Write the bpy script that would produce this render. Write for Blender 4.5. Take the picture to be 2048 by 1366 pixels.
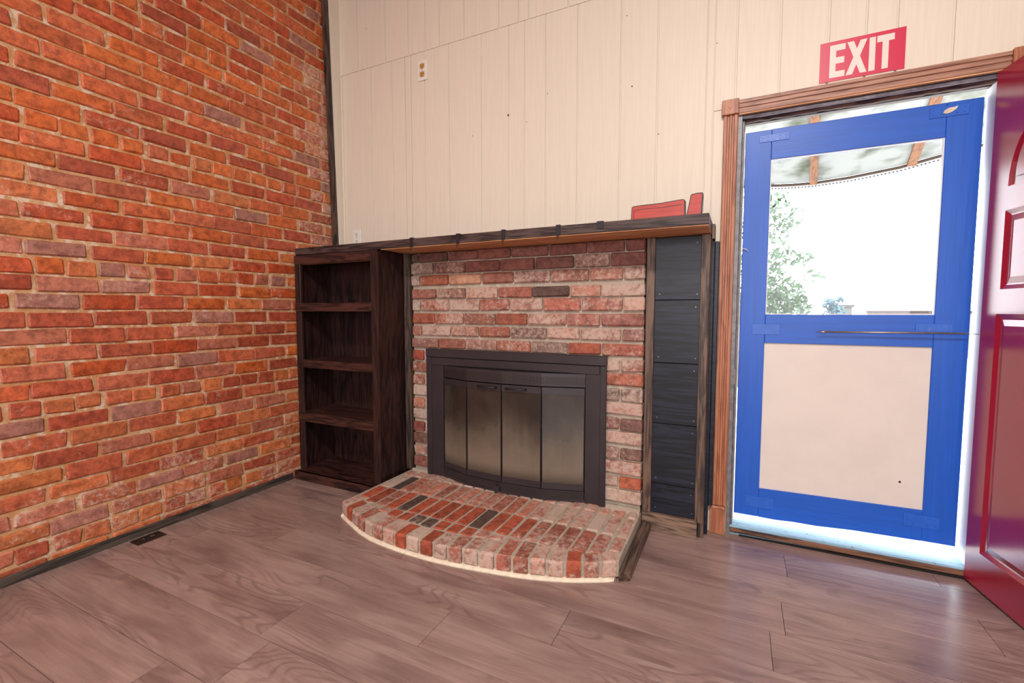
import bpy, math, random
from mathutils import Vector, noise as mnoise

# ------------------------------------------------------------------ camera, sky, lights, exposure
for _o in list(bpy.data.objects):
    bpy.data.objects.remove(_o, do_unlink=True)
SC = bpy.context.scene
COL = SC.collection
CAM = Vector((2.729, -2.567, 1.15))
YAW, PITCH, FPX = 0.45728, -0.06621, 922.0
cam_d = bpy.data.cameras.new('camera')
cam_d.sensor_width = 36.0
cam_d.lens = FPX / 2048.0 * 36.0
cam_d.clip_start = 0.02
cam = bpy.data.objects.new('camera', cam_d)
COL.objects.link(cam)
cam.location = CAM
cam.rotation_euler = (math.pi / 2 + PITCH, 0.0, YAW)
SC.camera = cam

SC.view_settings.view_transform = 'Standard'
SC.view_settings.look = 'None'
SC.view_settings.gamma = 1.0
SC.view_settings.use_curve_mapping = False
SC.view_settings.exposure = 0.0
SC.cycles.use_denoising = True
SC.cycles.max_bounces = 6
SC.cycles.diffuse_bounces = 3
SC.cycles.glossy_bounces = 3
SC.cycles.adaptive_threshold = 0.05
SC.cycles.transparent_max_bounces = 12
SC.cycles.sample_clamp_indirect = 6.0

SKY = 10.0
world = bpy.data.worlds.new('overcast_sky')
SC.world = world
world.use_nodes = True
_bg = world.node_tree.nodes['Background']
_bg.inputs[0].default_value = (0.88, 0.94, 1.0, 1)
_bg.inputs[1].default_value = SKY


def area_light(name, loc, rot, sx, sy, power, color, shape='RECTANGLE', spread=180):
    l = bpy.data.lights.new(name, 'AREA')
    l.shape = shape
    l.size = sx
    l.size_y = sy
    l.energy = power
    l.color = color
    l.spread = math.radians(spread)
    o = bpy.data.objects.new(name, l)
    COL.objects.link(o)
    o.location = loc
    o.rotation_euler = rot
    return o


# ceiling lamp of the room, above and just behind the photographer
area_light('ceiling_lamp_light', (2.9, -3.3, 3.60), (0, 0, 0), 0.42, 0.42, 146, (1.0, 0.97, 0.93), 'DISK')
# added fill light at the unseen rear wall, to even out the room
area_light('rear_fill_light', (3.0, -6.35, 1.75), (math.radians(90), 0, 0), 4.2, 2.3, 145, (0.98, 0.99, 1.0))
# the doorway to the outside as a sampling portal for the sky
_p = area_light('doorway_portal', (3.18, 0.20, 1.08), (math.radians(-90), 0, 0), 0.98, 2.1, 1, (1, 1, 1))
_p.data.cycles.is_portal = True

# ------------------------------------------------------------------ helpers
R = random.Random(7)


def lin(r, g, b):
    f = lambda c: (c / 255.0) / 12.92 if c <= 10 else (((c / 255.0) + 0.055) / 1.055) ** 2.4
    return (f(r), f(g), f(b))


FV = Vector((-math.sin(YAW) * math.cos(PITCH), math.cos(YAW) * math.cos(PITCH), math.sin(PITCH)))
RV = Vector((math.cos(YAW), math.sin(YAW), 0))
DV = FV.cross(RV)


def project(p):
    v = Vector(p) - CAM
    z = v.dot(FV)
    if z < 0.05:
        return None
    return (1024 + FPX * v.dot(RV) / z, 683 + FPX * v.dot(DV) / z)


class MB:
    """collects vertices and faces for one mesh"""

    def __init__(s):
        s.v, s.f, s.c = [], [], []

    def add(s, vs, fs, col=None):
        n = len(s.v)
        s.v += [tuple(p) for p in vs]
        s.f += [tuple(i + n for i in f) for f in fs]
        s.c += [col] * len(fs)
        return s

    def box(s, x0, x1, y0, y1, z0, z1, b=0.0, jit=0.0, col=None, rnd=R):
        if b <= 0:
            vs = [(x, y, z) for x in (x0, x1) for y in (y0, y1) for z in (z0, z1)]
            fs = [(0, 1, 3, 2), (4, 6, 7, 5), (0, 4, 5, 1), (2, 3, 7, 6), (0, 2, 6, 4), (1, 5, 7, 3)]
            return s.add(vs, fs, col)
        lo, hi = (x0, y0, z0), (x1, y1, z1)
        vs, idx = [], {}
        for cx in (0, 1):
            for cy in (0, 1):
                for cz in (0, 1):
                    c = (cx, cy, cz)
                    base = [hi[k] if c[k] else lo[k] for k in range(3)]
                    bb = b * (1 + (rnd.uniform(-.5, .9) if jit else 0))
                    if jit:
                        base = [base[k] + rnd.uniform(-jit, jit) for k in range(3)]
                    for ax in range(3):
                        p = list(base)
                        for k in range(3):
                            if k != ax:
                                p[k] += -bb if c[k] else bb
                        idx[(c, ax)] = len(vs)
                        vs.append(p)
        fs = []
        for ax in range(3):
            o1, o2 = (ax + 1) % 3, (ax + 2) % 3
            for sd in (0, 1):
                q = []
                for a, bq in ((0, 0), (1, 0), (1, 1), (0, 1)):
                    c = [0, 0, 0]
                    c[ax], c[o1], c[o2] = sd, a, bq
                    q.append(idx[(tuple(c), ax)])
                fs.append(tuple(q) if sd else tuple(reversed(q)))
        for ax in range(3):       # edges along ax
            o1, o2 = (ax + 1) % 3, (ax + 2) % 3
            for a in (0, 1):
                for bq in (0, 1):
                    c0, c1 = [0, 0, 0], [0, 0, 0]
                    c0[o1] = c1[o1] = a
                    c0[o2] = c1[o2] = bq
                    c1[ax] = 1
                    q = (idx[(tuple(c0), o1)], idx[(tuple(c1), o1)], idx[(tuple(c1), o2)], idx[(tuple(c0), o2)])
                    fs.append(q if a == bq else tuple(reversed(q)))
        for cx in (0, 1):
            for cy in (0, 1):
                for cz in (0, 1):
                    c = (cx, cy, cz)
                    t = (idx[(c, 0)], idx[(c, 1)], idx[(c, 2)])
                    fs.append(t if (cx + cy + cz) % 2 else tuple(reversed(t)))
        return s.add(vs, fs, col)

    def prism(s, poly, ax, a, b, col=None):
        """extrude a 2-D polygon along axis ax from a to b; poly coords are the other two axes in xyz order"""
        n = len(poly)
        vs = []
        for t in (a, b):
            for u, w in poly:
                p = [u, w]
                p.insert(ax, t)
                vs.append(p)
        fs = [tuple(range(n)), tuple(range(2 * n - 1, n - 1, -1))]
        for i in range(n):
            j = (i + 1) % n
            fs.append((i, i + n, j + n, j))
        return s.add(vs, fs, col)

    def tube(s, pts, r, n=8, col=None, taper=None):
        rings, vs, fs = [], [], []
        pts = [Vector(p) for p in pts]
        for i, p in enumerate(pts):
            d = (pts[min(i + 1, len(pts) - 1)] - pts[max(i - 1, 0)]).normalized()
            u = d.cross(Vector((0, 0, 1)))
            if u.length < 1e-3:
                u = d.cross(Vector((0, 1, 0)))
            u.normalize()
            w = d.cross(u)
            rr = r if taper is None else r * taper[i]
            for k in range(n):
                a = 2 * math.pi * k / n
                vs.append(p + u * math.cos(a) * rr + w * math.sin(a) * rr)
        for i in range(len(pts) - 1):
            for k in range(n):
                k2 = (k + 1) % n
                fs.append((i * n + k, i * n + k2, (i + 1) * n + k2, (i + 1) * n + k))
        fs.append(tuple(range(n - 1, -1, -1)))
        m = (len(pts) - 1) * n
        fs.append(tuple(m + k for k in range(n)))
        return s.add(vs, fs, col)


WORLD = {}


def empty(name, loc, label=None, cat=None, group=None, kind=None):
    o = bpy.data.objects.new(name, None)
    COL.objects.link(o)
    o.empty_display_size = 0.1
    o.location = loc
    WORLD[o.name] = Vector(loc)
    tag(o, label, cat, group, kind)
    return o


def tag(o, label=None, cat=None, group=None, kind=None):
    if label:
        o['label'] = label
    if cat:
        o['category'] = cat
    if group:
        o['group'] = group
    if kind:
        o['kind'] = kind
    return o


def build(name, mb, mat, parent=None, smooth=False, bottom=False, local=False):
    vs = [Vector(v) for v in mb.v]
    lo = Vector([min(v[k] for v in vs) for k in range(3)])
    hi = Vector([max(v[k] for v in vs) for k in range(3)])
    c = (lo + hi) / 2
    if bottom:
        c.z = lo.z
    me = bpy.data.meshes.new(name)
    me.from_pydata([tuple(v - c) for v in vs], [], mb.f)
    me.validate()
    if any(k is not None for k in mb.c):
        at = me.color_attributes.new('col', 'FLOAT_COLOR', 'CORNER')
        i = 0
        for p in me.polygons:
            k = mb.c[p.index] if p.index < len(mb.c) else None
            k = k or (0.5, 0.5, 0.5, 0)
            for _ in p.loop_indices:
                at.data[i].color = k
                i += 1
    if smooth:
        for p in me.polygons:
            p.use_smooth = True
    me.materials.append(mat)
    o = bpy.data.objects.new(name, me)
    COL.objects.link(o)
    if parent is not None:
        o.parent = parent
        base = Vector((0, 0, 0)) if local else WORLD[parent.name]
        o.location = c - base
        WORLD[o.name] = Vector(c)
    else:
        o.location = c
        WORLD[o.name] = Vector(c)
    return o


def bx(name, x0, x1, y0, y1, z0, z1, mat, parent=None, b=0.0, jit=0.0, local=False, bottom=False, rnd=R):
    return build(name, MB().box(x0, x1, y0, y1, z0, z1, b, jit, None, rnd), mat, parent, local=local, bottom=bottom)


# ------------------------------------------------------------------ materials
class M:
    def __init__(s, name, rough=0.5, spec=0.5):
        s.m = bpy.data.materials.new(name)
        s.m.use_nodes = True
        s.nt = s.m.node_tree
        s.b = s.nt.nodes['Principled BSDF']
        s.b.inputs['Roughness'].default_value = rough
        s.b.inputs['Specular IOR Level'].default_value = spec

    def n(s, typ, **kw):
        nd = s.nt.nodes.new(typ)
        for k, v in kw.items():
            setattr(nd, k, v)
        return nd

    def l(s, a, b):
        s.nt.links.new(a, b)

    def val(s, sock, v):
        if hasattr(v, 'is_linked') or hasattr(v, 'links'):
            s.l(v, sock)
        else:
            sock.default_value = v if not (isinstance(v, tuple) and len(v) == 3 and sock.type == 'RGBA') else (*v, 1)

    def pos(s):
        return s.n('ShaderNodeNewGeometry').outputs['Position']

    def objco(s, rand=True):
        o = s.n('ShaderNodeTexCoord').outputs['Object']
        if not rand:
            return o
        r = s.n('ShaderNodeObjectInfo').outputs['Random']
        mu = s.n('ShaderNodeMath', operation='MULTIPLY')
        s.l(r, mu.inputs[0])
        mu.inputs[1].default_value = 57.0
        cx = s.n('ShaderNodeCombineXYZ')
        for i in range(3):
            s.l(mu.outputs[0], cx.inputs[i])
        ad = s.n('ShaderNodeVectorMath', operation='ADD')
        s.l(o, ad.inputs[0])
        s.l(cx.outputs[0], ad.inputs[1])
        return ad.outputs[0]

    def scale(s, vec, sc):
        v = s.n('ShaderNodeVectorMath', operation='MULTIPLY')
        s.l(vec, v.inputs[0])
        v.inputs[1].default_value = sc
        return v.outputs[0]

    def noise(s, vec, scale, detail=4, rough=0.55, dist=0.0):
        t = s.n('ShaderNodeTexNoise')
        s.l(vec, t.inputs['Vector'])
        t.inputs['Scale'].default_value = scale
        t.inputs['Detail'].default_value = detail
        t.inputs['Roughness'].default_value = rough
        t.inputs['Distortion'].default_value = dist
        return t.outputs['Fac']

    def vor(s, vec, scale, rnd=1.0):
        t = s.n('ShaderNodeTexVoronoi')
        s.l(vec, t.inputs['Vector'])
        t.inputs['Scale'].default_value = scale
        t.inputs['Randomness'].default_value = rnd
        return t.outputs['Distance']

    def math(s, op, a, b=0.0, clamp=False):
        t = s.n('ShaderNodeMath', operation=op)
        t.use_clamp = clamp
        s.val(t.inputs[0], a)
        s.val(t.inputs[1], b)
        return t.outputs[0]

    def ramp(s, fac, a, b, lo=0.0, hi=1.0):
        t = s.n('ShaderNodeMapRange')
        t.interpolation_type = 'SMOOTHSTEP'
        s.val(t.inputs['Value'], fac)
        s.val(t.inputs['From Min'], a)
        s.val(t.inputs['From Max'], b)
        t.inputs['To Min'].default_value = lo
        t.inputs['To Max'].default_value = hi
        return t.outputs[0]

    def mix(s, fac, a, b, blend='MIX'):
        t = s.n('ShaderNodeMix', data_type='RGBA', blend_type=blend)
        s.val(t.inputs[0], fac)
        s.val(t.inputs[6], a)
        s.val(t.inputs[7], b)
        return t.outputs[2]

    def bump(s, h, strength=0.3, dist=0.003):
        t = s.n('ShaderNodeBump')
        s.l(h, t.inputs['Height'])
        t.inputs['Strength'].default_value = strength
        t.inputs['Distance'].default_value = dist
        s.l(t.outputs[0], s.b.inputs['Normal'])

    def color(s, c):
        s.val(s.b.inputs['Base Color'], c)
        return s

    def rough(s, r):
        s.val(s.b.inputs['Roughness'], r)
        return s


def plain(name, rgb, rough=0.5, spec=0.5, metal=0.0, var=0.12, bump=0.0, sc=25):
    m = M(name, rough, spec)
    c = lin(*rgb)
    p = m.objco()
    f = m.noise(p, sc, 5)
    m.color(m.mix(m.ramp(f, .3, .7), tuple(x * (1 - var) for x in c), tuple(min(1, x * (1 + var)) for x in c)))
    m.b.inputs['Metallic'].default_value = metal
    if bump:
        m.bump(m.noise(p, sc * 4, 4), bump, 0.002)
    return m.m


def brick_mat(name, rough_lo, rough_hi, wash_rgb, bump=0.55):
    m = M(name, 0.6, 0.5)
    at = m.n('ShaderNodeAttribute', attribute_name='col')
    p = m.pos()
    n1 = m.noise(p, 24, 5, .76, .2)
    n2 = m.noise(p, 85, 3, .65)
    n3 = m.noise(p, 6.5, 2, .6, .6)
    nw = m.noise(p, 36, 5, .78, .25)
    base = m.mix(m.ramp(n1, .32, .64), m.mix(1, at.outputs['Color'], (.58, .54, .54), 'MULTIPLY'), m.mix(1, at.outputs['Color'], (1.18, 1.18, 1.16), 'MULTIPLY'))
    base = m.mix(m.ramp(n2, .24, .40, .35, 0), base, m.mix(1, base, (.42, .36, .36), 'MULTIPLY'))
    thr = m.math('MULTIPLY_ADD', at.outputs['Alpha'], -0.50)
    thr.node.inputs[2].default_value = 0.76
    hi = m.math('ADD', thr, 0.20)
    t = m.n('ShaderNodeMapRange')
    t.interpolation_type = 'SMOOTHSTEP'
    wsum = m.math('ADD', m.math('MULTIPLY', nw, .7), m.math('MULTIPLY', n3, .3))
    m.l(wsum, t.inputs['Value'])
    m.l(thr, t.inputs['From Min'])
    m.l(hi, t.inputs['From Max'])
    t.inputs['To Max'].default_value = .82
    col = m.mix(t.outputs[0], base, lin(*wash_rgb))
    m.color(col)
    m.rough(m.ramp(n3, .3, .7, rough_lo, rough_hi))
    h = m.math('ADD', m.math('MULTIPLY', n1, 1.0), m.math('MULTIPLY', n2, .35))
    m.bump(h, bump, 0.009)
    return m.m


def mortar_mat(name, rgb, rgb2, light, amt=.62):
    m = M(name, 0.85, 0.3)
    p = m.pos()
    n1 = m.noise(p, 9, 6, .65)
    n2 = m.noise(p, 90, 6, .7)
    n3 = m.noise(p, 20, 6, .7)
    c = m.mix(m.ramp(n1, .35, .65), lin(*rgb), lin(*rgb2))
    c = m.mix(m.ramp(n3, amt - .08, amt + .03, 0, .8), c, lin(*light))
    c = m.mix(m.ramp(n2, .25, .45, .5, 0), c, tuple(x * .45 for x in lin(*rgb)))
    m.color(c)
    m.bump(m.math('ADD', n2, n3), .7, 0.006)
    return m.m


def wood_mat(name, dark, light, axis=2, rough=.5, spec=.5, streak=1.0, knots=0.0, bump=.25, coat=0.0):
    m = M(name, rough, spec)
    o = m.objco()
    sc = [26, 26, 26]
    sc[axis] = 1.6
    p = m.scale(o, tuple(sc))
    sc2 = [9, 9, 9]
    sc2[axis] = 1.1
    p2 = m.scale(o, tuple(sc2))
    fine = m.noise(p, 3.2, 5, .65)
    big = m.noise(p2, 1.0, 4, .55, .7)
    ring = m.math('SINE', m.math('MULTIPLY', big, 46.0))
    f = m.math('ADD', fine, m.math('MULTIPLY', ring, .11 * streak))
    c = m.mix(m.ramp(f, .30, .66), lin(*dark), lin(*light))
    if knots:
        ks = [3.4, 3.4, 3.4]
        ks[axis] = 1.7
        v = m.vor(m.scale(o, tuple(ks)), 1.0)
        c = m.mix(m.ramp(v, .05, .20, knots, 0), c, tuple(x * .25 for x in lin(*dark)))
    m.color(c)
    m.bump(m.math('ADD', fine, m.math('MULTIPLY', ring, .08)), bump, 0.0015)
    if coat:
        m.b.inputs['Coat Weight'].default_value = coat
        m.b.inputs['Coat Roughness'].default_value = .25
    return m.m


def floor_mat():
    m = M('laminate_plank', .3, .5)
    o = m.objco()
    fine = m.noise(m.scale(o, (3.0, 120, 1)), 1.0, 3, .6)
    mid = m.noise(m.scale(o, (1.3, 7.5, 1)), 1.5, 4, .6, .6)
    big = m.noise(m.scale(o, (.85, 4.2, 1)), 1.0, 2, .45, .3)
    ring = m.math('SINE', m.math('MULTIPLY', m.math('ADD', big, m.math('MULTIPLY', fine, .012)), 150.0))
    rmask = m.ramp(m.noise(m.scale(o, (1.0, 3.0, 1)), 1.2, 2), .48, .60)
    v = m.n('ShaderNodeTexVoronoi')
    m.l(m.scale(o, (1.35, 3.6, 0)), v.inputs['Vector'])
    v.inputs['Scale'].default_value = 1.0
    vd = m.math('ADD', v.outputs['Distance'], m.math('MULTIPLY', m.math('SUBTRACT', mid, .5), .5))
    halo = m.ramp(vd, .0, .42, 1, 0)
    core = m.ramp(vd, .0, .075, 1, 0)
    c = m.mix(m.ramp(mid, .30, .70), lin(140, 112, 106), lin(170, 142, 134))
    c = m.mix(m.ramp(fine, .35, .62, .28, 0), c, lin(122, 96, 90))
    c = m.mix(m.math('MULTIPLY', m.ramp(ring, .25, .95), m.math('MULTIPLY', rmask, .42)), c, lin(98, 74, 71))
    c = m.mix(m.math('MULTIPLY', halo, .62), c, lin(98, 73, 71))
    c = m.mix(m.math('MULTIPLY', core, .8), c, lin(48, 34, 35))
    rr = m.n('ShaderNodeObjectInfo').outputs['Random']
    c = m.mix(m.math('MULTIPLY', rr, .22), c, lin(128, 100, 94))
    m.color(c)
    m.rough(m.ramp(fine, .3, .7, .21, .29))
    m.bump(fine, .03, .001)
    return m.m


def paint_mat(name, rgb, rough=.5, wear=None, wear_amt=.72, bump=.12, stretch=(30, 30, 2), spec=.5, var=.08):
    m = M(name, rough, spec)
    o = m.objco()
    g = m.noise(m.scale(o, stretch), 2.0, 4, .6)
    c0 = lin(*rgb)
    c = m.mix(m.ramp(g, .3, .7), tuple(x * (1 - var) for x in c0), tuple(min(1, x * (1 + var)) for x in c0))
    if wear:
        w = m.noise(o, 55, 5, .75, .6)
        c = m.mix(m.ramp(w, wear_amt, wear_amt + .04), c, lin(*wear))
    m.color(c)
    m.bump(g, bump, .001)
    return m.m


MT = {}
MT['brick_wall'] = brick_mat('sealed_red_brick', .27, .50, (214, 178, 158), .45)
MT['brick_fire'] = brick_mat('whitewashed_brick', .62, .85, (200, 176, 162), .75)
MT['mortar_wall'] = mortar_mat('tan_wall_mortar', (196, 140, 92), (208, 164, 124), (226, 206, 184), .58)
MT['mortar_fire'] = mortar_mat('grey_mortar', (172, 156, 140), (188, 172, 156), (206, 192, 176), .62)
MT['caulk'] = plain('cream_caulk', (226, 208, 186), .6, bump=.3, sc=40)
MT['floor'] = floor_mat()
MT['gap'] = plain('dark_gap', (30, 22, 20), .9)
MT['stain'] = wood_mat('dark_stained_wood', (22, 14, 15), (58, 34, 30), 2, .45, spec=.35)
MT['stain_x'] = wood_mat('dark_stained_rail', (30, 18, 18), (76, 44, 37), 0, .45, spec=.35, knots=.3)
MT['stain_blue'] = wood_mat('blue_black_stained_board', (9, 11, 20), (30, 33, 50), 0, .36, spec=.35)
MT['stain_grey'] = wood_mat('grey_brown_stained_trim', (44, 33, 29), (112, 87, 73), 2, .5, knots=.7)
MT['stain_grey_x'] = wood_mat('grey_brown_stained_plank', (66, 51, 43), (140, 113, 95), 0, .5, knots=.8)
MT['stain_grey_y'] = wood_mat('grey_brown_stained_edging', (50, 38, 33), (110, 86, 72), 1, .5, knots=.4)
MT['mantel'] = wood_mat('charcoal_stained_beam', (28, 21, 22), (82, 64, 61), 0, .48, spec=.35, knots=.3)
MT['raw_wood'] = wood_mat('bare_pine', (188, 128, 84), (220, 166, 118), 0, .6, bump=.1)
MT['trim_dark'] = wood_mat('weathered_dark_trim', (38, 33, 31), (84, 74, 66), 1, .55, spec=.5)
MT['trim_dark_z'] = wood_mat('weathered_dark_strip', (32, 25, 23), (90, 70, 60), 2, .6)
MT['casing'] = wood_mat('varnished_oak_casing', (138, 78, 52), (184, 118, 84), 2, .42, streak=.6)
MT['casing_x'] = wood_mat('varnished_oak_head_casing', (128, 84, 68), (180, 132, 110), 0, .45, streak=.6)
MT['cream'] = paint_mat('cream_wall_paint', (226, 213, 197), .5, wear=(176, 146, 118), wear_amt=.80, stretch=(45, 45, 1.5), bump=.25, var=.03)
MT['cream_panel'] = paint_mat('cream_door_panel_paint', (226, 214, 205), .5, wear=(170, 140, 112), wear_amt=.74, stretch=(3, 3, 3), var=.03)
MT['blue'] = paint_mat('cobalt_blue_paint', (24, 90, 196), .38, wear=(150, 120, 104), wear_amt=.735, stretch=(40, 40, 1.5), bump=.3)
MT['blue_x'] = paint_mat('cobalt_blue_rail_paint', (24, 90, 196), .38, wear=(150, 120, 104), wear_amt=.75, stretch=(1.5, 40, 40), bump=.3)
MT['blue_metal'] = paint_mat('blue_painted_metal', (32, 96, 200), .32, wear=(176, 160, 150), wear_amt=.66, stretch=(20, 20, 20))
MT['sill'] = paint_mat('pale_blue_worn_sill', (150, 190, 208), .6, wear=(120, 112, 100), wear_amt=.60, stretch=(2, 30, 30), bump=.6, var=.15)
MT['rot_wood'] = wood_mat('rotten_brown_wood', (48, 32, 26), (128, 88, 66), 0, .8, bump=1.0)
MT['jamb_white'] = plain('white_jamb_paint', (226, 224, 226), .35, var=.03)
MT['jamb_grey'] = plain('grey_weather_strip', (112, 108, 112), .35, .6, var=.3, sc=30)
MT['strip_pale'] = plain('pale_grey_weather_strip', (160, 158, 168), .3, .6, var=.3, sc=30)
MT['red_door'] = paint_mat('crimson_door_paint', (158, 22, 52), .20, stretch=(3, 3, 3), bump=.02, var=.03, spec=.6)
_rb = MT['red_door'].node_tree.nodes['Principled BSDF']
_rb.inputs['Coat Weight'].default_value = .8
_rb.inputs['Coat Roughness'].default_value = .16
MT['white_plain'] = plain('white_plastic', (232, 226, 220), .35, var=.02)
MT['tan_plastic'] = plain('tan_receptacle_plastic', (206, 152, 84), .4, var=.05)
MT['black_hole'] = plain('black_recess', (12, 10, 10), .8)
MT['iron'] = plain('black_iron', (40, 36, 40), .42, .5, .3, var=.2, sc=12)
MT['frame_metal'] = plain('charcoal_enamel', (54, 47, 52), .40, .5, .2, var=.12, sc=6)
MT['red_block'] = paint_mat('worn_red_block_paint', (178, 58, 47), .4, wear=(120, 40, 34), wear_amt=.66, stretch=(4, 30, 30), var=.15)
MT['block_edge'] = plain('black_block_edge', (40, 30, 28), .5)
MT['sign_red'] = plain('red_sign_vinyl', (204, 22, 70), .35, var=.02)
MT['sign_white'] = plain('white_sign_vinyl', (228, 214, 206), .4, var=.02)
MT['vent'] = plain('brown_vent_enamel', (48, 30, 28), .35, .5, .3, var=.15)
MT['steel'] = plain('dull_steel', (176, 160, 150), .35, .5, .8)
MT['plaster'] = plain('plain_plaster', (214, 202, 188), .8, var=.03)
MT['putty'] = plain('cream_putty', (226, 208, 186), .7)


def soot_glass():
    m = M('sooty_fire_glass', .22, .5)
    o = m.objco()
    p = m.pos()
    big = m.noise(m.scale(p, (3.2, 3.2, 2.6)), 1.0, 4, .6, .4)
    streak = m.noise(m.scale(p, (40, 40, 2.2)), 1.0, 3, .6)
    sp = m.noise(p, 75, 5, .7)
    z = m.n('ShaderNodeSeparateXYZ')
    m.l(p, z.inputs[0])
    low = m.ramp(z.outputs[2], .20, .66, 1, 0)          # ash film is thicker towards the bottom of the panes
    edge = m.ramp(z.outputs[2], .17, .27, 0, 1)
    f = m.math('ADD', m.math('MULTIPLY', low, .50), m.math('MULTIPLY', big, .6))
    f = m.math('ADD', f, m.math('MULTIPLY', streak, .10))
    f = m.math('MULTIPLY', m.ramp(f, .25, .92), m.math('ADD', m.math('MULTIPLY', edge, .75), .25))
    c = m.mix(f, lin(44, 37, 35), lin(122, 108, 93))
    c = m.mix(m.ramp(sp, .735, .76, 0, .6), c, lin(196, 184, 170))
    # faint grid of the spark screen behind the pane
    g1 = m.math('SINE', m.math('MULTIPLY', z.outputs[0], 520.0))
    g2 = m.math('SINE', m.math('MULTIPLY', z.outputs[2], 520.0))
    g = m.ramp(m.math('MAXIMUM', g1, g2), .7, 1.0, 0, .22)
    c = m.mix(g, c, lin(70, 60, 54))
    m.color(c)
    m.rough(m.ramp(f, 0, 1, .16, .5))
    return m.m


MT['soot'] = soot_glass()


def louver_mat():
    m = M('perforated_black_metal', .42, .5)
    m.b.inputs['Metallic'].default_value = .2
    p = m.pos()
    s = m.n('ShaderNodeSeparateXYZ')
    m.l(p, s.inputs[0])
    a = m.math('SINE', m.math('MULTIPLY', m.math('ADD', s.outputs[0], m.math('MULTIPLY', s.outputs[2], 1.0)), 420.0))
    b = m.math('SINE', m.math('MULTIPLY', m.math('SUBTRACT', s.outputs[0], m.math('MULTIPLY', s.outputs[2], 1.0)), 420.0))
    h = m.ramp(m.math('MULTIPLY', a, b), .05, .3)
    m.color(m.mix(h, lin(60, 52, 54), lin(8, 7, 8)))
    m.bump(m.math('SUBTRACT', 1.0, h), .4, .002)
    return m.m


MT['louver'] = louver_mat()


def thin_glass():
    m = bpy.data.materials.new('clear_door_glass')
    m.use_nodes = True
    nt = m.node_tree
    nt.nodes.clear()
    out = nt.nodes.new('ShaderNodeOutputMaterial')
    tr = nt.nodes.new('ShaderNodeBsdfTransparent')
    tr.inputs[0].default_value = (.93, .94, .94, 1)
    gl = nt.nodes.new('ShaderNodeBsdfGlossy')
    gl.inputs['Roughness'].default_value = .02
    fr = nt.nodes.new('ShaderNodeFresnel')
    fr.inputs[0].default_value = 1.45
    mx = nt.nodes.new('ShaderNodeMixShader')
    nt.links.new(fr.outputs[0], mx.inputs[0])
    nt.links.new(tr.outputs[0], mx.inputs[1])
    nt.links.new(gl.outputs[0], mx.inputs[2])
    nt.links.new(mx.outputs[0], out.inputs[0])
    return m


MT['glass'] = thin_glass()

# ------------------------------------------------------------------ structure: floor
RX, RY, RZ = 6.2, -6.5, 3.75
floor = bx('floor', -0.05, RX, RY, 0.03, -0.06, -0.009, MT['gap'])
tag(floor, 'mauve-brown wood laminate plank floor', 'floor', kind='structure')
PW = 0.2075
joint_at = {0: 2.95, 1: 3.56, 2: 2.91, 3: 2.86, 4: 2.18, 5: 1.77, 6: 1.23, 7: 1.30, 8: 1.07, 9: .55, 10: 2.2, 11: 1.5}
plank_lengths = 1.52
seam0 = -0.110
rows = [(0.03, seam0, 2.0)]
k = 0
y = seam0
while y > RY + .05:
    rows.append((y, max(RY, y - PW), joint_at.get(k, R.uniform(0, 1.5))))
    y -= PW
    k += 1
RF = random.Random(11)
for (ya, yb, j) in rows:
    x = (j % plank_lengths) - plank_lengths
    while x < RX:
        a, b = max(0.0, x), min(RX, x + plank_lengths)
        x += plank_lengths
        if b - a < .02:
            continue
        bx('plank', a + .0009, b - .0009, yb + .0009, ya - .0009, -.012, 0.0, MT['floor'], floor, rnd=RF)

# ------------------------------------------------------------------ structure: brick wall
wall_left = bx('wall_left', -.16, -.0065, RY, 0.0, -0.05, RZ, MT['mortar_wall'])
tag(wall_left, 'exposed orange-red brick wall with tan mortar', 'wall', kind='structure')


def wall_brick_color(y, z, r):
    up = min(1, max(0, (z - .7) / 1.4))
    pal_hi = [(196, 96, 46), (188, 86, 44), (202, 104, 52), (180, 78, 44), (192, 96, 58), (176, 76, 46)]
    pal_lo = [(188, 98, 66), (180, 90, 62), (194, 108, 68), (170, 80, 56), (184, 108, 84), (200, 114, 68)]
    pal_mid = [(188, 108, 84), (182, 98, 72), (194, 96, 60), (172, 106, 92), (190, 116, 94), (182, 88, 60)]
    if r.random() < .06:
        c = (168, 112, 98)
    elif r.random() < .05:
        c = (172, 80, 56)
    elif .75 < z < 1.55 and y < -1.0 and r.random() < .6:
        c = r.choice(pal_mid)
    else:
        c = r.choice(pal_hi) if r.random() < up else r.choice(pal_lo)
    k = r.uniform(.94, 1.06)
    c = [min(255, v * k) for v in c]
    wash = r.uniform(.24, .50)
    if y > -.24 and 1.5 < z < 2.9:
        wash = r.uniform(.55, .8)
        c = [v * .85 + 22 for v in c]
    elif z < .35:
        wash += .18
    elif y > -.45 and z < 1.6:
        wash += .12
    return (*lin(*c), wash)


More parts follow.
